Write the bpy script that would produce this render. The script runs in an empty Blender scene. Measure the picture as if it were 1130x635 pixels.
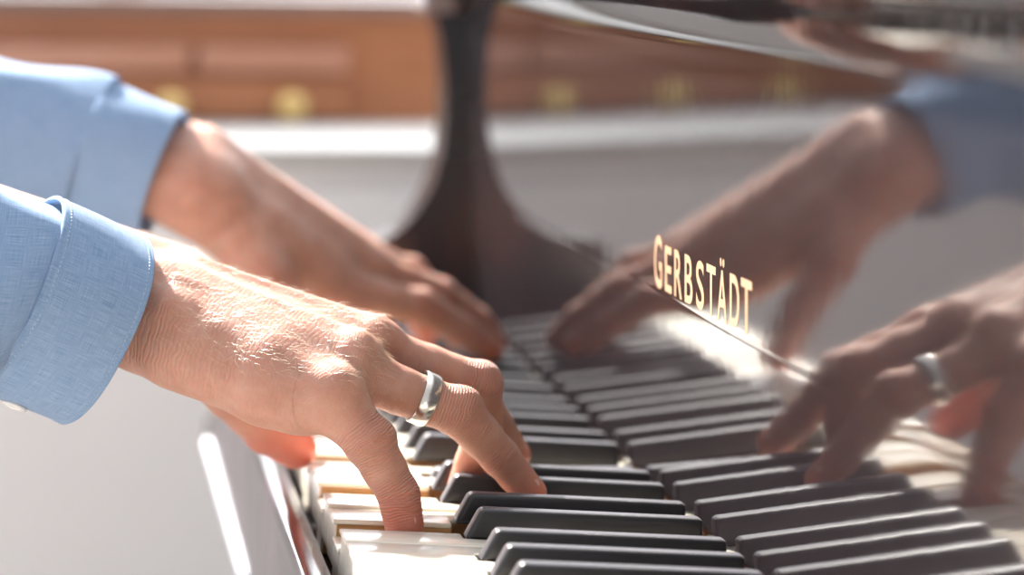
import bpy, math, random
import numpy as np
from mathutils import Vector, Matrix

# ------------------------------------------------------------------ camera, light, exposure
S = 0.001            # everything below is written in millimetres
Z0 = 720.0           # height of the white key tops above the floor (mm)
scene = bpy.context.scene
COL = scene.collection

def rot(rx, ry, rz):
    cx, sx, cy, sy, cz, sz = math.cos(rx), math.sin(rx), math.cos(ry), math.sin(ry), math.cos(rz), math.sin(rz)
    a = np.array([[cz, -sz, 0], [sz, cz, 0], [0, 0, 1]]); b = np.array([[1, 0, 0], [0, cx, -sx], [0, sx, cx]])
    c = np.array([[cy, 0, sy], [0, 1, 0], [-sy, 0, cy]])
    return a @ b @ c

CAM = (-118.39, -1048.94, 216.59)
CR = rot(-0.112387, -0.082031, -0.177907)
cam_data = bpy.data.cameras.new('camera')
cam = bpy.data.objects.new('camera', cam_data); COL.objects.link(cam)
m = Matrix.Identity(4)
for i in range(3):
    m[i][0] = CR[i, 0]; m[i][1] = CR[i, 2]; m[i][2] = -CR[i, 1]
m[0][3], m[1][3], m[2][3] = CAM[0] * S, CAM[1] * S, (CAM[2] + Z0) * S
cam.matrix_world = m
cam_data.sensor_width = 36; cam_data.lens = 2808.24 / 1130 * 36
cam_data.clip_start = 0.05; cam_data.clip_end = 50
cam_data.dof.use_dof = True
cam_data.dof.focus_distance = 1.035
cam_data.dof.aperture_fstop = 4.6
scene.camera = cam

scene.view_settings.view_transform = 'Standard'
scene.view_settings.look = 'None'
scene.view_settings.gamma = 1
scene.view_settings.exposure = 0.0
scene.view_settings.use_curve_mapping = False
scene.cycles.use_denoising = True
scene.cycles.max_bounces = 10
scene.cycles.caustics_reflective = False
scene.cycles.caustics_refractive = False

world = bpy.data.worlds.new('world'); scene.world = world; world.use_nodes = True
wn = world.node_tree.nodes; wl = world.node_tree.links
bg = wn['Background']
# a bright window side (+y) and a dimmer room side behind the camera
bg.inputs['Strength'].default_value = 1.0
wtc = wn.new('ShaderNodeTexCoord'); wsep = wn.new('ShaderNodeSeparateXYZ'); wramp = wn.new('ShaderNodeValToRGB'); wadd = wn.new('ShaderNodeMath')
wadd.operation = 'MULTIPLY_ADD'; wadd.inputs[1].default_value = 0.5; wadd.inputs[2].default_value = 0.5
wl.new(wtc.outputs['Generated'], wsep.inputs[0]); wl.new(wsep.outputs['Y'], wadd.inputs[0]); wl.new(wadd.outputs[0], wramp.inputs[0])
wramp.color_ramp.elements[0].position = 0.15; wramp.color_ramp.elements[0].color = (0.74, 0.735, 0.75, 1)
wramp.color_ramp.elements[1].position = 0.8; wramp.color_ramp.elements[1].color = (2.0, 2.08, 2.25, 1)
wl.new(wramp.outputs[0], bg.inputs['Color'])

sun_data = bpy.data.lights.new('sun', 'SUN'); sun = bpy.data.objects.new('sun', sun_data); COL.objects.link(sun)
sun_data.energy = 19.0; sun_data.color = (1.0, 0.95, 0.88); sun_data.angle = math.radians(2.5)
SUND = Vector((-0.40, 0.70, 0.70)).normalized()
sun.rotation_euler = SUND.to_track_quat('Z', 'Y').to_euler()
sun.location = (0, 1, 4)

# ------------------------------------------------------------------ helpers
def tag(o, label=None, cat=None, group=None, kind=None):
    if label: o['label'] = label
    if cat: o['category'] = cat
    if group: o['group'] = group
    if kind: o['kind'] = kind
    return o

def empty(name, loc):
    o = bpy.data.objects.new(name, None); COL.objects.link(o)
    o.location = (loc[0] * S, loc[1] * S, (loc[2] + Z0) * S); o.empty_display_size = 0.05
    return o

def root_loc(o):
    v = Vector((0, 0, 0))
    while o is not None:
        v = v + o.location; o = o.parent
    return v

def mesh_obj(name, verts, faces, mats, parent=None, smooth=True, origin=None, fmat=None, bevel=0, seg=2, auto=None):
    """verts in mm in the place's frame; linked as ONE mesh object"""
    v = np.asarray(verts, float).copy(); v[:, 2] += Z0; v *= S
    base = root_loc(parent)
    loc = Vector((0, 0, 0))
    if origin is not None:
        loc = Vector((origin[0] * S, origin[1] * S, (origin[2] + Z0) * S)) - base
    v -= np.array(base + loc)
    me = bpy.data.meshes.new(name)
    me.from_pydata(v.tolist(), [], [list(map(int, f)) for f in faces])
    me.validate(); me.update()
    if not isinstance(mats, (list, tuple)): mats = [mats]
    for mm in mats: me.materials.append(mm)
    if fmat is not None:
        me.polygons.foreach_set('material_index', fmat)
    me.polygons.foreach_set('use_smooth', [smooth] * len(me.polygons))
    o = bpy.data.objects.new(name, me); COL.objects.link(o)
    o.parent = parent; o.location = loc
    if bevel:
        b = o.modifiers.new('bevel', 'BEVEL'); b.width = bevel * S; b.segments = seg; b.limit_method = 'ANGLE'; b.angle_limit = math.radians(35)
        b.harden_normals = False
    if auto:
        try:
            me.set_sharp_from_angle(angle=math.radians(auto))
        except Exception: pass
    return o

class MB:
    def __init__(s): s.v = []; s.f = []
    def add(s, v, f):
        n = len(s.v); s.v += [tuple(map(float, p)) for p in v]; s.f += [[i + n for i in q] for q in f]
    def box(s, x0, x1, y0, y1, z0, z1):
        s.add([(x0, y0, z0), (x1, y0, z0), (x1, y1, z0), (x0, y1, z0), (x0, y0, z1), (x1, y0, z1), (x1, y1, z1), (x0, y1, z1)],
              [(0, 3, 2, 1), (4, 5, 6, 7), (0, 1, 5, 4), (1, 2, 6, 5), (2, 3, 7, 6), (3, 0, 4, 7)])
    def prism_y(s, prof, y0, y1, caps=True):
        """profile of (x,z) extruded along y"""
        n = len(prof)
        s.add([(x, y0, z) for x, z in prof] + [(x, y1, z) for x, z in prof],
              [(i, (i + 1) % n, n + (i + 1) % n, n + i) for i in range(n)] + ([tuple(range(n))[::-1], tuple(range(n, 2 * n))] if caps else []))
    def prism_z(s, outl, z0, z1):
        n = len(outl)
        s.add([(x, y, z0) for x, y in outl] + [(x, y, z1) for x, y in outl],
              [(i, (i + 1) % n, n + (i + 1) % n, n + i) for i in range(n)] + [tuple(range(n))[::-1], tuple(range(n, 2 * n))])
    def lathe(s, prof, c, axis, n=24):
        """prof: (radius, along axis)"""
        a = Vector(axis).normalized(); t = a.orthogonal().normalized(); b = a.cross(t)
        vs = []
        for r, h in prof:
            for i in range(n):
                th = 2 * math.pi * i / n
                vs.append(Vector(c) + a * h + (t * math.cos(th) + b * math.sin(th)) * r)
        fs = []
        for k in range(len(prof) - 1):
            for i in range(n):
                j = (i + 1) % n
                fs.append((k * n + i, k * n + j, (k + 1) * n + j, (k + 1) * n + i))
        fs.append(tuple(range(n))[::-1]); fs.append(tuple(range((len(prof) - 1) * n, len(prof) * n)))
        s.add(vs, fs)
    def build(s, name, mat, parent=None, **k): return mesh_obj(name, s.v, s.f, mat, parent, **k)

class NT:
    def __init__(s, name):
        s.m = bpy.data.materials.new(name); s.m.use_nodes = True; s.t = s.m.node_tree; s.n = s.t.nodes; s.l = s.t.links
        s.p = s.n['Principled BSDF']; s.out = s.n['Material Output']
    def node(s, ty, **k):
        o = s.n.new(ty)
        for a, b in k.items(): setattr(o, a, b)
        return o
    def set(s, **k):
        for a, b in k.items():
            key = a.replace('_', ' ')
            for i in s.p.inputs:
                if i.name.lower() == key.lower():
                    i.default_value = (*b, 1) if isinstance(b, tuple) and len(b) == 3 and i.type == 'RGBA' else b
        return s
    def coord(s, scale=(1, 1, 1), kind='Object', rotv=(0, 0, 0)):
        tc = s.node('ShaderNodeTexCoord'); mp = s.node('ShaderNodeMapping')
        mp.inputs['Scale'].default_value = scale; mp.inputs['Rotation'].default_value = rotv
        s.l.new(tc.outputs[kind], mp.inputs['Vector']); return mp.outputs[0]
    def noise(s, vec, scale=5, detail=4, rough=.5, dist=0):
        o = s.node('ShaderNodeTexNoise'); s.l.new(vec, o.inputs['Vector'])
        o.inputs['Scale'].default_value = scale; o.inputs['Detail'].default_value = detail; o.inputs['Roughness'].default_value = rough
        o.inputs['Distortion'].default_value = dist; return o.outputs['Fac']
    def ramp(s, fac, stops):
        o = s.node('ShaderNodeValToRGB'); s.l.new(fac, o.inputs[0]); e = o.color_ramp.elements
        while len(e) < len(stops): e.new(0.5)
        for i, (p, c) in enumerate(stops):
            e[i].position = p; e[i].color = (*c, 1) if len(c) == 3 else c
        return o.outputs[0]
    def math(s, op, a, b=None, c=None):
        o = s.node('ShaderNodeMath', operation=op)
        for i, x in enumerate((a, b, c)):
            if x is None: continue
            if isinstance(x, (int, float)): o.inputs[i].default_value = x
            else: s.l.new(x, o.inputs[i])
        return o.outputs[0]
    def mix(s, fac, a, b, blend='MIX'):
        o = s.node('ShaderNodeMix', data_type='RGBA', blend_type=blend)
        for i, x in ((0, fac), (6, a), (7, b)):
            if isinstance(x, (int, float)): o.inputs[i].default_value = x
            elif isinstance(x, tuple): o.inputs[i].default_value = (*x, 1)
            else: s.l.new(x, o.inputs[i])
        return o.outputs[2]
    def bump(s, h, dist, strength=1.0, prev=None):
        o = s.node('ShaderNodeBump'); o.inputs['Distance'].default_value = dist; o.inputs['Strength'].default_value = strength
        s.l.new(h, o.inputs['Height'])
        if prev is not None: s.l.new(prev, o.inputs['Normal'])
        return o.outputs[0]
    def color(s, c): s.l.new(c, s.p.inputs['Base Color']); return s
    def rough(s, c): s.l.new(c, s.p.inputs['Roughness']); return s
    def normal(s, c): s.l.new(c, s.p.inputs['Normal']); return s
    def attr(s, name):
        o = s.node('ShaderNodeAttribute'); o.attribute_name = name; return o.outputs['Fac']

# ------------------------------------------------------------------ materials
def mat_ivory():
    t = NT('ivory'); t.set(Roughness=.22, Specular_IOR_Level=.5, Coat_Weight=.3, Coat_Roughness=.12)
    c = t.coord((60, 400, 60)); n = t.noise(c, 1.0, 3)
    t.color(t.ramp(n, [(.3, (.84, .77, .63)), (.7, (.91, .86, .75))])); return t.m
def mat_keywood():
    t = NT('key wood'); t.set(Roughness=.6)
    c = t.coord((30, 400, 700)); n = t.noise(c, 1.0, 5, .6, .3)
    t.color(t.ramp(n, [(.25, (.30, .145, .05)), (.75, (.56, .32, .13))])); return t.m
def mat_ebony():
    t = NT('ebony'); t.set(Roughness=.4, IOR=1.58, Specular_IOR_Level=.5, Sheen_Weight=.35, Sheen_Roughness=.35, Sheen_Tint=(.92, .88, 1.0))
    c = t.coord((60, 900, 900)); n = t.noise(c, 1.0, 4)
    t.color(t.ramp(n, [(.3, (.008, .007, .009)), (.7, (.014, .012, .015))]))
    t.rough(t.ramp(n, [(.3, (.36, .36, .36)), (.7, (.42, .42, .42))]))
    t.normal(t.bump(n, .00008, .4)); return t.m
def mat_lacquer(name='black lacquer', rough=.035, col=(.018, .014, .016), ior=1.8, wave=1.0):
    t = NT(name); t.set(IOR=ior, Base_Color=col)
    c = t.coord((1, 1, 1)); n1 = t.noise(c, 38, 2, .5)
    c2 = t.coord((700, 90, 90)); n2 = t.noise(c2, 1.6, 3)
    h = t.bump(n1, .00022 * wave, .5); h = t.bump(n2, .00002 * wave, .6, h); t.normal(h)
    n3 = t.noise(t.coord((1, 1, 1)), 14, 5)
    t.rough(t.ramp(n3, [(.3, (rough, rough, rough)), (.8, (rough * 2.4,) * 3)]))
    return t.m
def mat_plain(name, col, rough=.5, vary=.06, scale=8, bump=0, **k):
    t = NT(name); t.set(Roughness=rough, **k)
    n = t.noise(t.coord(), scale, 5)
    a = tuple(max(0, x * (1 - vary)) for x in col); b = tuple(min(1, x * (1 + vary)) for x in col)
    t.color(t.ramp(n, [(.3, a), (.7, b)]))
    if bump: t.normal(t.bump(n, bump, .5))
    return t.m
def mat_wood(name, dark, light, rough=.35):
    t = NT(name); t.set(Roughness=rough, Coat_Weight=.25, Coat_Roughness=.2)
    n = t.noise(t.coord((3, 10, 26)), 2.2, 6, .6, .6)
    t.color(t.ramp(n, [(.28, dark), (.72, light)])); t.normal(t.bump(n, .0004, .3)); return t.m
def mat_metal(name, col, rough):
    t = NT(name); t.set(Metallic=1.0, Roughness=rough, Base_Color=col)
    n = t.noise(t.coord((1, 1, 1)), 420, 3); t.normal(t.bump(n, .00006, .5))
    n2 = t.noise(t.coord(), 180, 4); t.color(t.ramp(n2, [(.3, tuple(x * .8 for x in col)), (.65, col)])); return t.m
def mat_fabric(name, c_warp, c_weft, cw=1.0):
    t = NT(name); t.set(Roughness=.85, Sheen_Weight=.25, Sheen_Roughness=.4, Specular_IOR_Level=.2)
    t.p.inputs['Subsurface Weight'].default_value = 0.0
    uv = t.node('ShaderNodeUVMap'); mp = t.node('ShaderNodeMapping'); t.l.new(uv.outputs[0], mp.inputs['Vector'])
    a = t.node('ShaderNodeTexWave', wave_type='BANDS', bands_direction='X'); b = t.node('ShaderNodeTexWave', wave_type='BANDS', bands_direction='Y')
    for w_ in (a, b):
        t.l.new(mp.outputs[0], w_.inputs['Vector']); w_.inputs['Scale'].default_value = 620 * cw; w_.inputs['Distortion'].default_value = 1.2
        w_.inputs['Detail'].default_value = 2; w_.inputs['Detail Scale'].default_value = 1.5
    mpa = t.node('ShaderNodeMapping'); t.l.new(uv.outputs[0], mpa.inputs['Vector']); mpa.inputs['Scale'].default_value = (4200, 110, 1)
    na = t.noise(mpa.outputs[0], 1.0, 3)
    mpb = t.node('ShaderNodeMapping'); t.l.new(uv.outputs[0], mpb.inputs['Vector']); mpb.inputs['Scale'].default_value = (110, 4200, 1)
    nb = t.noise(mpb.outputs[0], 1.0, 3)
    f = t.math('MULTIPLY_ADD', na, .55, t.math('MULTIPLY', nb, .45))
    t.color(t.ramp(f, [(.28, c_warp), (.72, c_weft)]))
    wv = t.math('ADD', a.outputs['Fac'], b.outputs['Fac'])
    soft = t.noise(t.coord(), 45, 4)
    h = t.bump(wv, .00012, .35); h = t.bump(soft, .002, .30, h); t.normal(h)
    # thin cloth lets some sun through
    tr = t.node('ShaderNodeBsdfTranslucent'); tr.inputs['Color'].default_value = (*[min(1, x * 1.1) for x in c_weft], 1)
    mx = t.node('ShaderNodeMixShader'); mx.inputs[0].default_value = .2
    t.l.new(t.p.outputs[0], mx.inputs[1]); t.l.new(tr.outputs[0], mx.inputs[2]); t.l.new(mx.outputs[0], t.out.inputs['Surface'])
    return t.m
def mat_skin(name, light, dark):
    t = NT(name); t.set(Roughness=.52, Specular_IOR_Level=.32, Subsurface_Weight=.85, Subsurface_Scale=.0042)
    t.p.inputs['Subsurface Radius'].default_value = (1.0, .32, .18)
    c = t.coord((1, 1, 1))
    big = t.noise(c, 55, 4, .6); fine = t.noise(c, 420, 3, .6)
    col = t.ramp(big, [(.3, dark), (.72, light)])
    col = t.mix(t.math('MULTIPLY', fine, .28), col, tuple(x * .62 for x in dark))
    red = t.attr('joint'); col = t.mix(t.math('MULTIPLY', red, .35), col, (.62, .24, .17))
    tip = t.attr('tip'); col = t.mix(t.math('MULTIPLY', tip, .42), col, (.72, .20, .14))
    t.color(col)
    # pores and the fine criss-cross of lines
    vo = t.node('ShaderNodeTexVoronoi', feature='DISTANCE_TO_EDGE'); t.l.new(t.coord((1, 1, 1)), vo.inputs['Vector']); vo.inputs['Scale'].default_value = 720
    v2 = t.node('ShaderNodeTexVoronoi', feature='DISTANCE_TO_EDGE'); t.l.new(t.coord((1, 1.4, .8)), v2.inputs['Vector']); v2.inputs['Scale'].default_value = 300
    vv = t.math('MINIMUM', t.math('MULTIPLY', vo.outputs['Distance'], 3.0), .6); v3 = t.math('MINIMUM', t.math('MULTIPLY', v2.outputs['Distance'], 3.0), .6)
    # creases running across the limb: warped bands over the distance along the bone
    ax = t.attr('along'); wn_ = t.noise(t.coord(), 130, 4, .6)
    ph = t.math('MULTIPLY_ADD', wn_, 9.0, t.math('MULTIPLY', ax, 2.6))
    sn = t.math('POWER', t.math('ABSOLUTE', t.math('SINE', ph)), .45)
    fold = t.math('MULTIPLY', sn, t.attr('fold'))
    h = t.bump(vv, .00006, .5); h = t.bump(v3, .00013, .5, h); h = t.bump(fold, .00085, .9, h)
    h = t.bump(big, .0012, .45, h)
    t.normal(h); return t.m

IVORY = mat_ivory(); KWOOD = mat_keywood(); EBONY = mat_ebony()
LACQ = mat_lacquer(wave=.6); LACQ2 = mat_lacquer('black case lacquer', .15, (.012, .011, .014), 1.6, 1.5)
LACQ3 = mat_lacquer('key slip lacquer', .09, (.030, .014, .022), 2.0, .15)
FELT = mat_plain('dark felt', (.012, .016, .014), .95, .2, 300)
SILVER = mat_metal('silver', (.82, .78, .72), .22)
SATIN = mat_metal('satin nickel', (.36, .36, .39), .55)
BRASS = mat_plain('brass', (.92, .66, .27), .38, .05, 60, Metallic=.55)
INLAY = mat_plain('gilt inlay', (.54, .34, .20), .45, .08, 60)
WHITE = mat_plain('white paint', (.80, .79, .77), .45, .02, 3)
SBTOP = mat_plain('sideboard top paint', (.56, .54, .51), .5, .02, 3)
CAPM = mat_plain('grey brown cap', (.20, .155, .15), .35, .08, 20)
GREYP = mat_plain('pale grey paint', (.90, .89, .88), .6, .03, 2)
CABW = mat_wood('orange cabinet wood', (.40, .145, .06), (.58, .235, .10))
CABW2 = mat_wood('pale cabinet moulding', (.50, .22, .13), (.66, .34, .23), .25)
CABTOP = mat_wood('brown cabinet top', (.20, .12, .09), (.34, .22, .18), .4)
FLOORM = mat_wood('floor boards', (.40, .36, .33), (.52, .48, .45), .4)
WALLM = mat_plain('wall plaster', (.72, .70, .68), .9, .03, 4, .0005)
SHIRT = mat_fabric('chambray', (.07, .20, .43), (.50, .63, .79))
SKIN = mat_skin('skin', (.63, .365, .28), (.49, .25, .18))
NAIL = mat_plain('fingernail', (.78, .50, .42), .25, .05, 60)
THREAD = mat_plain('thread', (.42, .56, .72), .9, .05, 60)
BUTTON = mat_plain('pearl button', (.80, .80, .78), .2, .05, 60)

# ------------------------------------------------------------------ room
mb = MB(); mb.box(-3000, 3000, -2600, 1500, -Z0 - 30, -Z0); tag(mb.build('floor', FLOORM, smooth=False), kind='structure')
mb = MB(); mb.box(-3000, 3000, 1500, 1600, -Z0, 204); tag(mb.build('wall_back', WALLM, smooth=False), kind='structure')
# unseen glowing window, added to brighten the key tops and shade the sideboard
GLOW = NT('added window glow'); GLOW.set(Base_Color=(.8, .82, .85), Roughness=.6, Emission_Color=(.93, .96, 1.0), Emission_Strength=8.0)
wf = MB()
wf.box(-1700, 1500, 1480, 1600, 204, 226); wf.box(-1700, 1500, 1505, 1560, 815, 840)
for x in (-1700, -900, -100, 700, 1460): wf.box(x, x + 40, 1505, 1560, 226, 815)
tag(wf.build('added_window_1', WHITE, smooth=False), kind='structure')
for x in (-1660, -860, -60, 740):
    g = MB(); g.box(x, x + (760 if x < 740 else 720), 1525, 1531, 226, 815); g.build('glow_pane', GLOW.m, bpy.data.objects['added_window_1'], smooth=False)

TILT = 0.0
# white sideboard behind the piano
YB = 870.0
side = empty('white_sideboard', (40, 1020, -Z0))
tag(side, 'long low white sideboard behind the piano with a bright top edge', 'sideboard')
def tilted(v, s=.07):
    v = np.asarray(v, float).copy(); v[:, 2] += v[:, 0] * s; return v
mb = MB(); mb.box(-900, 700, YB, 1260, 74, 88); o = mesh_obj('top', tilted(mb.v), mb.f, SBTOP, side, smooth=False, bevel=2)
mb = MB(); mb.box(-885, 685, YB + 14, 1250, -Z0 + 62, 74)
v = tilted(mb.v); v[:4, 2] = -Z0; o = mesh_obj('body', v, mb.f, GREYP, side, smooth=False)
for k in range(3):
    mb = MB(); mb.box(-880 + k * 522, -880 + k * 522 + 514, YB + 6, YB + 14, -Z0 + 110, 56); mesh_obj('door', tilted(mb.v), mb.f, GREYP, side, smooth=False, bevel=1.5)

# orange wooden cabinet on the sideboard
YC = 1204.0
cab = empty('wooden_cabinet', (0, YC + 70, 92))
tag(cab, 'orange brown wooden cabinet with brass knobs standing on the white sideboard', 'cabinet')
def cbox(name, x0, x1, y0, y1, z0, z1, mat, parent, bevel=1.0, seg=2):
    b = MB(); b.box(x0, x1, y0, y1, z0, z1); return mesh_obj(name, tilted(b.v), b.f, mat, parent, smooth=False, bevel=bevel, seg=seg)
cbox('body', -620, 240, YC + 14, YC + 180, 88.2, 183, CABW, cab)
cbox('top', -635, 252, YC - 4, YC + 186, 183, 197, CABTOP, cab, 3)
lower = cbox('drawer', -600, 126, YC - 2, YC + 14, 91, 127, CABW, cab, 2)
for k, x in enumerate((-240, -135, -30, 75)):
    kb = MB(); z = 102 + x * .07
    kb.lathe([(5, 0), (5, 6), (11, 9), (14, 14), (13.5, 18), (8, 22), (.5, 23)], (x, YC - 2, z), (0, -1, 0), 20)
    kb.build('knob', BRASS, lower)
for x0, x1 in ((-600, -325), (-321, -15), (-10, 124)):
    cbox('drawer', x0, x1, YC - 8, YC + 14, 129, 156, CABW2, cab, 7, 4)

# ------------------------------------------------------------------ piano
piano = empty('piano', (80, 0, -Z0))
tag(piano, 'black polished piano with ivory and ebony keys and gilt lettering on its fallboard', 'piano')

A_L = 0.0916807                       # the open fallboard leans towards the player
def fx(z): return 150.3 - math.tan(A_L) * (z - 12)
prof = []
prof += [(176, 3.0), (154.5, 3.0), (152.0, 3.6), (fx(6), 6.0)]
prof += [(fx(8), 8.0), (fx(50), 50.0), (fx(90), 90.0), (fx(92.6), 92.6), (fx(93.2) + .02, 93.2), (fx(94) + .06, 94.0), (fx(94.6) + .02, 94.6), (fx(95.2) , 95.2), (fx(98), 98.0), (fx(150), 150.0), (fx(200), 200.0)]
ZT = 203.0
prof.append((fx(ZT), ZT))
Rn = 26.0
cx_ = fx(ZT) - Rn * math.cos(A_L); cz_ = ZT - Rn * math.sin(A_L)
for k in range(1, 17):
    a = A_L + math.radians(62) * k / 16
    prof.append((cx_ + Rn * math.cos(a), cz_ + Rn * math.sin(a)))
xe, ze = prof[-1]
ang = A_L + math.radians(62)
# rounded nose
tx, tz = -math.sin(ang), math.cos(ang); nx, nz = math.cos(ang), math.sin(ang)
for k in range(1, 9):
    b = math.pi * k / 8
    prof.append((xe + nx * 6 + tx * 6 * math.sin(b) - nx * 6 * math.cos(b), ze + nz * 6 + tz * 6 * math.sin(b) - nz * 6 * math.cos(b)))
prof += [(140, 238), (156, 236), (160, 225), (176, 60)]
Y_TREB, Y_BASS = -660.0, 600.0
# fine strips so the surface stays one continuous sheet
mb = MB(); mb.prism_y(prof, Y_TREB, Y_BASS)
fall = mb.build('fallboard', LACQ, piano, auto=25)

# lettering
def lettering():
    def glyph(ch, y_c, w, z0, h, fat):
        c = bpy.data.curves.new('g', 'FONT'); c.body = ch; c.size = 1.0; c.offset = fat
        tmp = bpy.data.objects.new('g', c); COL.objects.link(tmp)
        dg = bpy.context.evaluated_depsgraph_get(); dg.update()
        me = bpy.data.meshes.new_from_object(tmp.evaluated_get(dg))
        v = np.array([x.co[:] for x in me.vertices]); f = [list(p.vertices) for p in me.polygons]
        bpy.data.objects.remove(tmp)
        body_h = .70
        u = (v[:, 0] - v[:, 0].min()) / (v[:, 0].max() - v[:, 0].min()) - .5
        zz = (v[:, 1] - (v[:, 1].min() if ch != '\u00c4' else 0)) / (body_h if ch == '\u00c4' else (v[:, 1].max() - v[:, 1].min()))
        z = z0 + zz * h
        y = y_c - u * w                     # reads from bass to treble
        x = np.array([fx(q) for q in z]) - .12
        return np.stack([x, y, z], 1), f
    out = MB()
    spec = [('G', 38.5, 15, 95.6, 23.5, .014), ('E', 19.0, 12.5, 96.2, 20.0, .014), ('R', 0.5, 14, 96.2, 20.2, .014), ('B', -18.5, 14, 96.2, 20.3, .014),
            ('S', -38.5, 13.5, 96.3, 20.3, .014), ('T', -57.0, 15, 96.5, 20.4, .014), ('\u00c4', -75.0, 16, 96.6, 20.4, .014), ('D', -94.5, 14.5, 96.8, 20.6, .014), ('T', -112.5, 16, 97, 20.8, .014)]
    for s_ in spec:
        v, f = glyph(*s_); out.add(v, f)
    return out
lt = lettering()
lo = lt.build('lettering', INLAY, fall, smooth=False)
lo['label'] = 'gold coloured lettering on the fallboard'

# keys
def press_xf(v, drop, xf_=0.0, pivot=230.0):
    if not drop: return v
    a = drop / (pivot - xf_); v = np.asarray(v, float).copy()
    v[:, 2] -= (pivot - v[:, 0]) * a; return v
OCT = 164.5; WW = 23.5
BC = {1: 20.2, 3: 50.3, 6: 89.5, 8: 117.5, 10: 145.5}      # centre of each sharp above its C
WHITE_PC = [0, 2, 4, 5, 7, 9, 11]
pressed = {('w', 0, 2): 8.5, ('w', 1, 9): 7.0, ('w', 1, 4): 4.0, ('w', 0, 0): 1.6, ('b', 1, 6): 8.5}
rng = random.Random(4)
def white_key(m_, i):
    pc = WHITE_PC[i]; yc = OCT * m_
    p0, p1 = WW * i + .35, WW * (i + 1) - .35        # low (bass) side, high side, measured above C
    lo_cut = hi_cut = None
    lows = [c for n_, c in BC.items() if n_ == pc - 1]; highs = [c for n_, c in BC.items() if n_ == pc + 1]
    q0 = lows[0] + 5.9 if lows else p0
    q1 = highs[0] - 5.9 if highs else p1
    if m_ == 3 and pc == 9: q0 = p0
    L, XB = 49.0, 172.0
    def outline(xfr, e=0.0):
        o = [(xfr, p0 + e), (L, p0 + e)]
        if q0 != p0: o += [(L, q0 + e)]
        o += [(XB, q0 + e), (XB, q1 - e)]
        if q1 != p1: o += [(L, q1 - e)]
        o += [(L, p1 - e), (xfr, p1 - e)]
        return [(x, yc - p) for x, p in o][::-1]
    jit = rng.uniform(-.05, .04)
    drop = pressed.get(('w', m_, pc), 0) 
    b1 = MB(); b1.prism_z(outline(1.2, .15), -20, -2.2)
    body = mesh_obj('white_key', press_xf(np.array(b1.v) + (0, 0, jit), drop), b1.f, KWOOD, piano, smooth=False)
    b2 = MB(); b2.prism_z(outline(-.6), -2.2, 0)
    # ivory front plate under the lip
    mesh_obj('ivory_top', press_xf(np.array(b2.v) + (0, 0, jit), drop), b2.f, IVORY, body, smooth=True, bevel=.7, seg=3)
    b3 = MB(); b3.box(.4, 1.2, yc - p1 + .2, yc - p0 - .2, -19.5, -2.25)
    mesh_obj('ivory_front', press_xf(np.array(b3.v) + (0, 0, jit), drop), b3.f, IVORY, body, smooth=False)
def black_key(m_, n_):
    y = OCT * m_ - BC[n_]; drop = pressed.get(('b', m_, n_), 0)
    jit = rng.uniform(-.15, .15)
    x0, x1, x2 = 49.6, 55.5, 148.7
    hb, ht, H = 5.1, 4.3, 12.0
    v = [(x0, y - hb, -1), (x2, y - hb, -1), (x2, y + hb, -1), (x0, y + hb, -1),
         (x1, y - ht, H), (x2 - .8, y - ht, H), (x2 - .8, y + ht, H), (x1, y + ht, H)]
    f = [(0, 3, 2, 1), (4, 5, 6, 7), (0, 1, 5, 4), (1, 2, 6, 5), (2, 3, 7, 6), (3, 0, 4, 7)]
    mesh_obj('black_key', press_xf(np.array(v, float) + (0, 0, jit), drop, 50), f, EBONY, piano, smooth=True, bevel=2.0, seg=5)
for m_ in (3, 2, 1, 0, -1, -2, -3):
    for i in range(7):
        if m_ == -3 and i == 6: continue
        white_key(m_, i)
    for n_ in BC:
        if m_ == -3 and n_ > 9: continue
        black_key(m_, n_)
# lowest A and B
white_key(4, 5); white_key(4, 6); black_key(4, 10)

# felt strip and key bed under the keys
mb = MB(); mb.box(8, 168, Y_TREB, 541, -27, -20.5); mb.build('key_felt', FELT, piano, smooth=False)
mb = MB(); mb.prism_y([(-15, -78), (-15, -92), (420, -92), (420, -27.5), (-3, -27.5), (-3, -78)], Y_TREB, 640)
mb.build('keybed', LACQ2, piano, bevel=1.0)
# key slip, the rail in front of the white keys
mb = MB(); mb.prism_y([(-3.8, -77), (-3.8, -18), (-4.6, -15.6), (-6.5, -14.6), (-12, -14.2), (-15, -14.8), (-17, -16.4), (-17.8, -19), (-18.6, -84), (-15.5, -84), (-15.5, -77)], Y_TREB, 541)
mb.build('key_slip', LACQ3, piano, auto=40)

mb = MB(); mb.prism_y([(-18.5, -73), (-20.2, -73.4), (-21.8, -75), (-22.4, -77.5), (-21.8, -80), (-20.2, -81.6), (-18.5, -82)], Y_TREB, 541)
mb.build('edging_strip', SATIN, piano, auto=60)
# bass cheek: tall behind, sweeping down in a hollow curve to the key block
arc = [(112, 204), (114, 200), (119, 186), (123.5, 160), (125.3, 135), (124.5, 112), (120.5, 93), (114, 78.5), (106, 66), (96, 57), (86, 51.5), (76, 48.5), (64, 47)]
mb = MB(); mb.prism_y([(420, -92), (420, 204)] + arc + [(57, 45), (54, 40), (54, -43), (54, -92)], 600, 645)
mb.build('cheek', LACQ2, piano, auto=30)
mb = MB(); mb.box(104, 127, 594, 652, 204, 220); mb.box(127, 420, 604, 652, 204, 220); mb.build('cheek_cap', CAPM, piano, smooth=False, bevel=4, seg=3)
mb = MB(); mb.box(-4, 150, 542, 600, -43, 6); mb.build('key_block', LACQ2, piano, smooth=False, bevel=2.5, seg=3)
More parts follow.
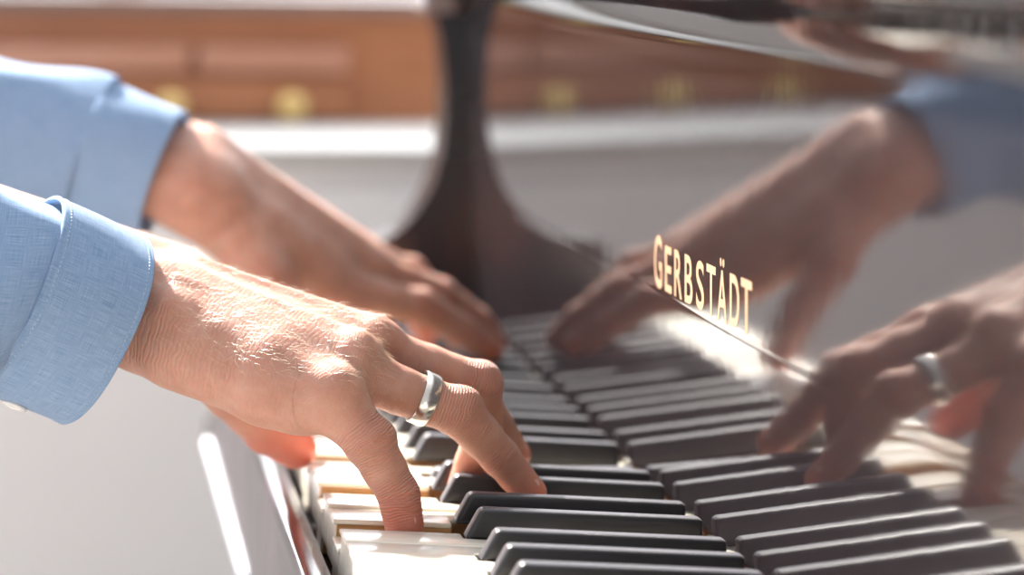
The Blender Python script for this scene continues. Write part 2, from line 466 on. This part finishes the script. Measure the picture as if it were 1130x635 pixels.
# case behind the fallboard
mb = MB(); mb.box(178, 420, Y_TREB, 600, -27, 232); mb.build('case_panel', LACQ2, piano, smooth=False, bevel=2)
mb = MB(); mb.box(200, 420, Y_TREB, 640, -Z0 + 1, -92); mb.build('lower_case', LACQ2, piano, smooth=False, bevel=3)
mb = MB(); mb.lathe([(17, 0), (22, 25), (26, 45), (20, 60), (24, 90), (34, 300), (38, 520), (30, 560), (38, 590), (40, 627)], (260, 590, -Z0 + .5), (0, 0, 1), 28)
mb.build('leg', LACQ2, piano)

# ------------------------------------------------------------------ person: implicit surfaces turned into one skin per arm
def rcone(P, a, b, ra, rb):
    a = np.array(a, np.float32); b = np.array(b, np.float32); ab = b - a; L2 = float(ab @ ab) + 1e-9
    t = np.clip(((P - a) @ ab) / L2, 0, 1)
    return np.linalg.norm(P - a - t[..., None] * ab, axis=-1) - (ra + (rb - ra) * t)
def smin(a, b, k):
    h = np.clip(.5 + .5 * (b - a) / k, 0, 1); return b * (1 - h) + a * h - k * h * (1 - h)

def field_eval(P, H_):
    """H_: dict palm=[cones], fingers=[[(pt,r)...]], details=[(cone,k,sign)]"""
    d = None
    for (a, b, ra, rb) in H_['palm']:
        q = rcone(P, a, b, ra, rb); d = q if d is None else smin(d, q, H_['k'])
    palm = d; best = palm
    for ch in H_['fingers']:
        f = None
        for i in range(len(ch) - 1):
            (a, ra), (b, rb) = ch[i], ch[i + 1]
            a_, b_ = np.array(a, float), np.array(b, float)
            mid = (a_ + b_) / 2; rm = (ra + rb) / 2 * .955
            for (s_, e_, r0, r1) in ((a_, mid, ra, rm), (mid, b_, rm, rb)):
                q = rcone(P, s_, e_, r0, r1); f = q if f is None else smin(f, q, 2.2)
        best = smin(best, smin(palm, f, H_['kf']), .9)
    d = best
    for (a, b, ra, rb, k, sg) in H_.get('details', []):
        q = rcone(P, a, b, ra, rb)
        if sg > 0: d = smin(d, q, k)
        else: d = -smin(-d, q, k)
    return d

def surface_nets(fn, lo, hi, h):
    lo = np.array(lo, float); n = np.ceil((np.array(hi) - lo) / h).astype(int) + 1
    ax = [lo[i] + h * np.arange(n[i]) for i in range(3)]
    vol = np.empty(n, np.float32)
    yy, zz = np.meshgrid(ax[1], ax[2], indexing='ij')
    step = 12
    for s_ in range(0, n[0], step):
        xs = ax[0][s_:s_ + step]
        P = np.empty((len(xs), n[1], n[2], 3), np.float32)
        P[..., 0] = xs[:, None, None]; P[..., 1] = yy; P[..., 2] = zz
        vol[s_:s_ + step] = fn(P)
    ins = vol < 0
    c = [(i, j, k) for i in (0, 1) for j in (0, 1) for k in (0, 1)]
    cnt = np.zeros(n - 1, np.int8)
    for (i, j, k) in c: cnt += ins[i:n[0] - 1 + i, j:n[1] - 1 + j, k:n[2] - 1 + k]
    act = np.argwhere((cnt > 0) & (cnt < 8))
    idx = -np.ones(n - 1, np.int64); idx[tuple(act.T)] = np.arange(len(act))
    acc = np.zeros((len(act), 3)); num = np.zeros(len(act))
    for a in c:
        for ax_ in range(3):
            if a[ax_] == 1: continue
            b = list(a); b[ax_] = 1; b = tuple(b)
            va = vol[tuple((act + a).T)]; vb = vol[tuple((act + b).T)]
            mk = (va < 0) != (vb < 0)
            t = np.where(mk, va / (va - vb + 1e-12), 0)
            p = np.array(a, float)[None] + 0 * acc
            p[:, ax_] += t
            acc += np.where(mk[:, None], p, 0); num += mk
    V = lo + h * (act + acc / num[:, None])
    F = []
    for ax_ in range(3):
        u, w = (ax_ + 1) % 3, (ax_ + 2) % 3
        sl0 = [slice(None)] * 3; sl1 = [slice(None)] * 3
        sl0[ax_] = slice(0, n[ax_] - 1); sl1[ax_] = slice(1, n[ax_])
        diff = ins[tuple(sl0)] != ins[tuple(sl1)]
        e = np.argwhere(diff)
        e = e[(e[:, u] > 0) & (e[:, w] > 0) & (e[:, u] < n[u] - 1) & (e[:, w] < n[w] - 1)]
        du = np.zeros(3, int); du[u] = 1; dw = np.zeros(3, int); dw[w] = 1
        q = [idx[tuple((e - o).T)] for o in (0 * du, du, du + dw, dw)]
        q = np.stack(q, 1); fl = ins[tuple(e.T)]
        q[~fl] = q[~fl][:, ::-1]; F.append(q)
    F = np.concatenate(F); F = F[(F >= 0).all(1)]
    # two light smoothing passes
    for _ in range(2):
        sm = np.zeros_like(V); ct = np.zeros(len(V))
        for i in range(4):
            np.add.at(sm, F[:, i], V[F[:, (i + 1) % 4]]); np.add.at(ct, F[:, i], 1)
            np.add.at(sm, F[:, (i + 1) % 4], V[F[:, i]]); np.add.at(ct, F[:, (i + 1) % 4], 1)
        V = V * .5 + .5 * sm / np.maximum(ct, 1)[:, None]
    return V, F

def add_attr(o, name, vals):
    a = o.data.attributes.new(name, 'FLOAT', 'POINT'); a.data.foreach_set('value', np.asarray(vals, np.float32))

def skin_mesh(name, H_, h, lo, hi, parent, mat):
    V, F = surface_nets(lambda P: field_eval(P, H_), lo, hi, h)
    o = mesh_obj(name, V, F.tolist(), mat, parent)
    # distance along the limb, fold strength near joints, redness of knuckles and tips
    best = np.full(len(V), 1e9); along = np.zeros(len(V)); fold = np.full(len(V), .10); joint = np.zeros(len(V)); tip = np.zeros(len(V))
    for ch in H_['fingers']:
        s_ = 0.0
        for i in range(len(ch) - 1):
            a = np.array(ch[i][0]); b = np.array(ch[i + 1][0]); L = np.linalg.norm(b - a); t = ((V - a) @ (b - a)) / L
            d = np.linalg.norm(V - a - np.clip(t, 0, L)[:, None] * (b - a) / L, axis=1)
            r = ch[i][1]
            m_ = (d < best) & (d < r * 1.5)
            best[m_] = d[m_]; along[m_] = s_ + t[m_]
            s_ += L
        for j in range(len(ch) - 3, len(ch) - 1):
            d = np.linalg.norm(V - np.array(ch[j][0]), axis=1); r = ch[j][1]
            w = np.exp(-np.maximum(0, d - r) ** 2 / 18.0)
            wt = w * (d < 2 * r)
            fold = np.maximum(fold, wt * .95); joint = np.maximum(joint, wt)
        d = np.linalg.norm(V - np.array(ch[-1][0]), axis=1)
        sp = 420.0 if ch is H_['fingers'][-1] and H_ is not globals().get('LH') else 60.0     # right thumb: backlit red glow put into the colour of its whole end
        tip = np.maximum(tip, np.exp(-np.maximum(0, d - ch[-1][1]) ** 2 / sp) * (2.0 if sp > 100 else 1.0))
    w0, w1 = np.array(H_['wrist'][0]), np.array(H_['wrist'][1])
    ab = (w1 - w0) / np.linalg.norm(w1 - w0); tw = (V - w0) @ ab
    free = best > 1e8
    along[free] = tw[free] * .6
    vn = np.empty(len(V) * 3, np.float32); o.data.vertices.foreach_get('normal', vn); nz = vn.reshape(-1, 3)[:, 2]
    wr = np.exp(-((tw - 8) / 38.0) ** 2) * (1 - .8 * np.clip(nz * 1.4, 0, 1))
    fold = np.maximum(fold, wr * H_.get('wristfold', .5) * free)
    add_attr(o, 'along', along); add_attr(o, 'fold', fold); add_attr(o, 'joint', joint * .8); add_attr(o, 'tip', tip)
    return o, V, F

person = empty('person', (-330, 150, -Z0))
tag(person, 'pianist in a light blue chambray shirt playing with both hands on the keys', 'person')

# right hand, nearer the camera
RH = dict(k=9.0, kf=7.0,
  palm=[((-240, 20, 108), (-72, 30, 71), 31, 22.5), ((-240, 50, 116), (-68, 52, 78), 29, 21),
        ((-76, 24, 69), (-30, -6, 58), 21.5, 17.5), ((-66, 10, 60), (-16, -16, 47), 15.5, 14.5), ((-30, -12, 52), (-5, -25, 50), 16, 12.5),
        ((-68, 30, 76), (2, -8, 62), 17.5, 12.0), ((-66, 42, 77), (12, 14, 65.5), 16.5, 12.5), ((-66, 56, 71), (20, 36, 60), 16, 12.0),
        ((-70, 55, 68), (-38, 66, 44), 17, 14), ((-40, 20, 60), (8, 14, 56), 16, 11)],
  fingers=[
    [((-5.5, -25, 50.0), 12.2), ((11.0, -31.5, 32.5), 10.2), ((24.2, -34, 12.3), 8.5), ((27.3, -35.5, -.3), 8.2)],
    [((5, -8, 58.5), 12.4), ((25, -7, 51), 10.0), ((51.3, -5, 42.6), 10.2), ((71.0, -1, 23.6), 8.2), ((86.0, 3.5, 8.2), 7.2)],
    [((15.7, 15, 63.0), 12.4), ((62.5, 18, 50.6), 10.2), ((67.2, 25, 27.5), 8.9), ((62.5, 33, 3.0), 7.8)],
    [((22, 37, 59), 12.0), ((62.5, 39, 48.0), 9.8), ((77.5, 54, 27.0), 8.4), ((89.5, 66, 13.0), 7.4)],
    [((-60, 58, 56), 16.0), ((-38, 78, 33), 13.0), ((-20, 91, 14), 11.2), ((-6.0, 99, 4.5), 9.6)],
  ],
  details=[((51.5, -6.5, 47.2), (52.5, -6, 47.0), 6.2, 6.2, 5, 1), ((63, 17, 54.5), (64, 17.5, 55), 6, 6, 5, 1), ((14, -32.5, 36.5), (15, -32.5, 36), 6.0, 6.0, 4, 1),
           ((6, -10, 68), (9, -9, 67), 6.5, 5.5, 7, 1), ((17, 13, 71), (20, 13, 70), 6.0, 5.5, 7, 1), ((-4, -29, 55), (-2, -29, 54), 6.5, 6.0, 6, 1),
           # tendons and veins on the back of the hand
           ((-62, 24, 91), (6, -8, 72.5), 2.0, 2.2, 5, 1), ((-60, 38, 95), (17, 14, 75), 1.8, 2.2, 5, 1),
           ((-48, 10, 83), (-22, -4, 73), 1.5, 1.6, 3, 1), ((-22, -4, 73), (-4, -6, 71.5), 1.6, 1.3, 3, 1), ((-22, -4, 73), (-6, -19, 62.5), 1.4, 1.2, 3, 1), ((-70, 14, 89), (-48, 10, 83.5), 1.6, 1.5, 3, 1),
           ((-72, 4, 78), (-69, 4, 77), 7, 6, 8, 1)],
  wrist=((-64, 34, 72), (-20, 10, 62)), wristfold=.6)
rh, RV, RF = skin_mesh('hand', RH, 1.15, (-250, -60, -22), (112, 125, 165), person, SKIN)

# left hand, farther along the keys
LH = dict(k=17.0, kf=8.0,
  palm=[((-200, 345, 142), (-57, 300, 105), 28, 19.5), ((-200, 362, 142), (-52, 328, 113), 26, 20),
        ((-52, 303, 104), (33, 329, 49), 18, 12.5), ((-50, 318, 112), (46, 350, 62), 18, 13), ((-48, 330, 110), (53, 369, 62), 18, 13), ((-46, 338, 108), (54, 386, 60), 17, 12),
        ((-42, 296, 98), (-16, 302, 70), 17, 14.5), ((-10, 310, 78), (20, 325, 60), 13, 11)],
  fingers=[
    [((-22, 294, 77), 14.5), ((-9, 285, 60), 13.0), ((9, 289, 37), 11.0), ((23, 299, 9.8), 9.4)],
    [((36, 328, 49), 12.0), ((81, 343, 43.5), 10.2), ((108, 353, 29.5), 9.0), ((126, 361, 19.5), 7.8)],
    [((48, 350, 61), 12.5), ((95, 364, 47.5), 10.0), ((118, 372, 33), 8.8), ((131, 379, 21.0), 7.6)],
    [((55, 370, 59), 12.0), ((80, 385, 57), 9.8), ((101, 392, 38), 8.6), ((112, 397, 20.5), 7.5)],
    [((56, 387, 55), 11.0), ((76, 405, 54.5), 8.8), ((88, 411, 34), 7.8), ((96, 415, 18.5), 7.0)],
  ],
  details=[((-40, 318, 131), (44, 350, 75), 2, 2.4, 6, 1), ((-40, 306, 121), (34, 329, 63), 2, 2.4, 6, 1)],
  wrist=((-52, 312, 113), (-10, 325, 88)), wristfold=.4)
lh, LV, LF = skin_mesh('hand', LH, 1.7, (-210, 262, -6), (150, 432, 212), person, SKIN)

# fingernails
def nail(parent, c, nrm, along_, w, l):
    n_ = Vector(nrm).normalized(); a = Vector(along_); a = (a - n_ * a.dot(n_)).normalized(); s_ = a.cross(n_)
    vs = []; fs = []; N, M = 9, 9
    for i in range(N):
        for j in range(M):
            u = -1 + 2 * i / (N - 1); v_ = -1 + 2 * j / (M - 1)
            lim = math.sqrt(max(0, 1 - .35 * v_ * v_ if v_ > 0 else 1 - .55 * v_ * v_))
            p = Vector(c) + s_ * (u * lim * w / 2) + a * (v_ * l / 2 * (1 - .12 * u * u)) - n_ * (u * u * w * .19 + .3 * v_ * v_)
            vs.append(p)
    for i in range(N - 1):
        for j in range(M - 1): fs.append((i * M + j, (i + 1) * M + j, (i + 1) * M + j + 1, i * M + j + 1))
    o = mesh_obj('fingernail', vs, fs, NAIL, parent)
    sd = o.modifiers.new('solid', 'SOLIDIFY'); sd.thickness = .0005; sd.offset = -1
for hand, H_, up in ((rh, RH, (.5, -.1, .8)), (lh, LH, (.4, 0, .9))):
    for k, ch in enumerate(H_['fingers']):
        b = Vector(ch[-1][0]); a = Vector(ch[-2][0]); d = (b - a).normalized(); n_ = Vector(up)
        if k == 4 and H_ is RH: n_ = Vector((-.2, .2, 1))
        n_ = (n_ - d * n_.dot(d)).normalized()
        c = a.lerp(b, .78) + n_ * (ch[-1][1] * .97 + (ch[-2][1] - ch[-1][1]) * .22)
        nail(hand, c, n_, d, ch[-1][1] * 1.5, 10.5)

# fine pale hairs on the back of the near hand and wrist
def hairs(V, F, parent, n, seed, cond, length):
    r = np.random.RandomState(seed); q = V[F]; ce = q.mean(1)
    nr = np.cross(q[:, 2] - q[:, 0], q[:, 3] - q[:, 1]); nr /= np.linalg.norm(nr, axis=1)[:, None] + 1e-9
    ok = np.argwhere(cond(ce, nr))[:, 0]
    ids = r.choice(ok, min(n, len(ok)), replace=False)
    b = MB()
    for i in ids:
        p = ce[i]; n_ = nr[i]; L = length * r.uniform(.5, 1.1)
        g = np.array([.80, -.25, -.35]) + r.normal(0, .25, 3); g -= n_ * (g @ n_); g /= np.linalg.norm(g)
        pts = [p + n_ * (L * .42 * t - L * .10 * t * t) + g * L * .85 * (t ** 1.2) for t in (0, .33, .66, 1)]
        s_ = np.cross(g, n_); s_ /= np.linalg.norm(s_)
        vs = []
        for k, pt in enumerate(pts):
            w = .075 * (1 - .75 * k / 3)
            vs += [pt + s_ * w, pt - s_ * w * .5 + n_ * w * .8, pt - s_ * w * .5 - n_ * w * .8]
        fs = []
        for k in range(3):
            for j in range(3):
                fs.append((k * 3 + j, k * 3 + (j + 1) % 3, k * 3 + 3 + (j + 1) % 3, k * 3 + 3 + j))
        b.add(vs, fs)
    return b
HAIR = NT('pale hair'); HAIR.set(Base_Color=(.80, .62, .42), Roughness=.35, Specular_IOR_Level=.7)
HAIR.set(Transmission_Weight=.2)
hb = hairs(RV, RF, rh, 1500, 3, lambda c, n: (c[:, 0] > -88) & (c[:, 0] < 20) & (n[:, 2] > .12) & (c[:, 2] > 58), 6.5)
ho = hb.build('arm_hair', HAIR.m, rh); tag(ho, 'fine pale hairs on the back of the hand', kind='stuff')
hb = hairs(LV, LF, lh, 400, 5, lambda c, n: (c[:, 0] > -70) & (c[:, 0] < 30) & (n[:, 2] > .3) & (c[:, 2] > 70), 6.0)
ho = hb.build('arm_hair', HAIR.m, lh); ho['kind'] = 'stuff'

# shirt sleeves: rings lofted along the arm
def loft(name, stations, parent, mat, nseg=128, per=10, folds=None, thick=.8, uoff=0.0):
    """stations: (centre, axis, r_up, r_side)"""
    rings = []
    cs = [np.array(s_[0], float) for s_ in stations]; dirs = [np.array(s_[1], float) / np.linalg.norm(s_[1]) for s_ in stations]
    def cr(p0, p1, p2, p3, t): return .5 * ((2 * p1) + (-p0 + p2) * t + (2 * p0 - 5 * p1 + 4 * p2 - p3) * t * t + (-p0 + 3 * p1 - 3 * p2 + p3) * t ** 3)
    N = len(stations); tt = 0.0; pos = []
    for i in range(N - 1):
        for k in range(per + (1 if i == N - 2 else 0)):
            t = k / per; g = lambda A: cr(np.array(A[max(i - 1, 0)]), np.array(A[i]), np.array(A[i + 1]), np.array(A[min(i + 2, N - 1)]), t)
            c = g(cs); d = g(dirs); d /= np.linalg.norm(d); ru = float(g([s_[2] for s_ in stations])); rs = float(g([s_[3] for s_ in stations]))
            pos.append((c, d, ru, rs, i + t))
    V = []; UV = []; L = uoff
    for r_i, (c, d, ru, rs, s_) in enumerate(pos):
        if r_i: L += np.linalg.norm(c - pos[r_i - 1][0])
        up = np.array([0, 0, 1.]) - d * d[2]; up /= np.linalg.norm(up); sd = np.cross(d, up)
        for j in range(nseg):
            th = 2 * math.pi * j / nseg
            dr = folds(s_, th, L) if folds else 0
            V.append(c + up * (ru + dr) * math.cos(th) + sd * (rs + dr) * math.sin(th)); UV.append((j / nseg * 2 * math.pi * 40 * S, L * S))
    F = []
    nr = len(pos)
    for r_i in range(nr - 1):
        for j in range(nseg):
            k = (j + 1) % nseg
            F.append((r_i * nseg + j, r_i * nseg + k, (r_i + 1) * nseg + k, (r_i + 1) * nseg + j))
    o = mesh_obj(name, V, F, mat, parent)
    uvl = o.data.uv_layers.new(name='UVMap')
    for p in o.data.polygons:
        for li, vi in zip(p.loop_indices, p.vertices):
            u, v = UV[vi]
            if u == 0 and (vi % nseg) == 0 and any((w % nseg) == nseg - 1 for w in p.vertices): u = 2 * math.pi * 40 * S
            uvl.data[li].uv = (u, v)
    s2 = o.modifiers.new('solid', 'SOLIDIFY'); s2.thickness = thick * S; s2.offset = 0
    return o, np.array(V).reshape(nr, nseg, 3)

def ang(a, b): return (a - b + math.pi) % (2 * math.pi) - math.pi
def folds_r(s_, th, L):
    r = 0
    for (a0, sl, w, amp, l0, lw) in ((1.1, .010, .28, 5.0, 60, 45), (2.2, -.012, .30, 4.5, 40, 40), (-.5, .02, .25, 5.5, 50, 40), (-1.6, -.01, .3, 4.5, 70, 50),
                                     (-2.3, .014, .25, 5.0, 30, 45), (.3, -.008, .3, 4.0, 90, 60), (3.0, .01, .3, 4, 80, 50), (-1.1, .016, .16, 2.6, 20, 30)):
        r += amp * math.exp(-(ang(th, a0 + sl * L) / w) ** 2) * math.exp(-((L - (215 - l0)) / lw) ** 2)
    return r + .8 * math.sin(3 * th + L * .05) - 1.2
# right sleeve
ax1 = np.array([.86, .22, -.36])
hem = np.array([-97.5, 22.0, 64.5])
sleeve_r, ring_r = loft('shirt_sleeve', [((-330, -40, 128), (1, .2, -.2), 58, 58), ((-240, -12, 88), (1, .25, -.1), 49, 50), ((-190, 0, 80), (.97, .24, -.12), 46, 46), ((-149, 9, 77), (.93, .23, -.25), 44, 44), (tuple(hem - ax1 * 42), tuple(ax1), 39.5, 38.5)],
                 person, SHIRT, folds=folds_r, per=14)
cuff_r, cr_ = loft('cuff', [(tuple(hem - ax1 * 45), tuple(ax1), 42, 40.0), (tuple(hem - ax1 * 20), tuple(ax1), 41.8, 39.5), (tuple(hem), tuple(ax1), 41.2, 38.5)], sleeve_r, SHIRT,
                folds=lambda s_, th, L: .7 * math.sin(2 * th + .6) + .5 * math.sin(5 * th + L * .08) + (.5 if abs(s_ - 2) < .08 or abs(s_) < .08 else 0), thick=1.9, per=10, uoff=150)
def seam(ring, parent, out=1.0, dash=2):
    b = MB(); n = len(ring); c = ring.mean(0)
    for j in range(n):
        p, q = ring[j], ring[(j + 1) % n]
        dv = (p - c) / np.linalg.norm(p - c); p2 = p + dv * out; q2 = p + (q - p) * .62 + dv * out
        t = (q2 - p2) / np.linalg.norm(q2 - p2); s_ = np.cross(dv, t)
        w = .28
        vs = [p2 + s_ * w, p2 + dv * w, p2 - s_ * w, q2 + s_ * w, q2 + dv * w, q2 - s_ * w]
        b.add(vs, [(0, 1, 4, 3), (1, 2, 5, 4), (0, 3, 5, 2), (0, 2, 1), (3, 4, 5)])
    return b
for q in (-3, 2): seam(cr_[q], cuff_r).build('stitching', THREAD, cuff_r)
# button on the lower side of the cuff
pj = cr_[8][int(128 * .47)]; cen = cr_[8].mean(0); nv = (pj - cen) / np.linalg.norm(pj - cen)
bb = MB(); bb.lathe([(5.2, 0.6), (5.6, 1.4), (5.2, 2.3), (4.2, 2.5), (3.6, 2.0), (.3, 1.9)], tuple(pj), tuple(nv), 20); bb.build('button', BUTTON, cuff_r)

# left sleeve
ax2 = np.array([.93, -.22, -.26])
hem2 = np.array([-66.0, 309.0, 108.5])
def folds_l(s_, th, L):
    r = 0
    for (a0, sl, w, amp, l0, lw) in ((.2, .004, .5, 6.0, 95, 16), (-1.2, -.01, .35, 5.0, 60, 30), (1.5, .008, .3, 4.0, 50, 30), (2.4, -.01, .3, 4.5, 80, 40), (-2.2, .01, .3, 4.5, 40, 35)):
        r += amp * math.exp(-(ang(th, a0 + sl * L) / w) ** 2) * math.exp(-((L - (250 - l0)) / lw) ** 2)
    return r + .8 * math.sin(3 * th + L * .06)
sleeve_l, ring_l = loft('shirt_sleeve', [((-320, 385, 150), (1, -.25, -.1), 52, 52), ((-225, 355, 131), (1, -.28, -.12), 46, 46), ((-155, 332, 120), (.95, -.25, -.2), 42, 42), (tuple(hem2 - ax2 * 40), tuple(ax2), 37, 36)],
                 person, SHIRT, folds=folds_l, per=14)
cuff_l, cl_ = loft('cuff', [(tuple(hem2 - ax2 * 42), tuple(ax2), 36.5, 35.5), (tuple(hem2 - ax2 * 20), tuple(ax2), 36, 35), (tuple(hem2), tuple(ax2), 35, 34)], sleeve_l, SHIRT,
                folds=lambda s_, th, L: .8 * math.sin(2 * th + .9) + .5 * math.sin(4 * th + L * .1), thick=1.9, per=10, uoff=150)
for q in (-3, 2): seam(cl_[q], cuff_l).build('stitching', THREAD, cuff_l)

# ------------------------------------------------------------------ ring on the ring finger
ra, rb = np.array((5, -8, 58.5)), np.array((51.3, -5, 42.6)); rd = (rb - ra) / np.linalg.norm(rb - ra)
rc = ra + (rb - ra) * .66
R0 = 10.35
mb = MB(); n = 64
pf = [(R0 - .2, -3.4), (R0 + .9, -3.4), (R0 + 1.15, -3.1), (R0 + 1.2, 0), (R0 + 1.15, 3.1), (R0 + .9, 3.4), (R0 - .2, 3.4)]
t_ = np.cross(rd, [0, 1, 0.]); t_ /= np.linalg.norm(t_); u_ = np.cross(rd, t_)
vs = []
for r_, h_ in pf:
    for i in range(n):
        th = 2 * math.pi * i / n; vs.append(rc + rd * h_ + (t_ * math.cos(th) + u_ * math.sin(th)) * r_)
fs = []
for k in range(len(pf)):
    for i in range(n):
        j = (i + 1) % n; k2 = (k + 1) % len(pf); fs.append((k * n + i, k * n + j, k2 * n + j, k2 * n + i))
ring = mesh_obj('finger_ring', vs, fs, SILVER, None, origin=tuple(rc), auto=50)
tag(ring, 'wide plain silver band worn on the ring finger of the near hand', 'ring')
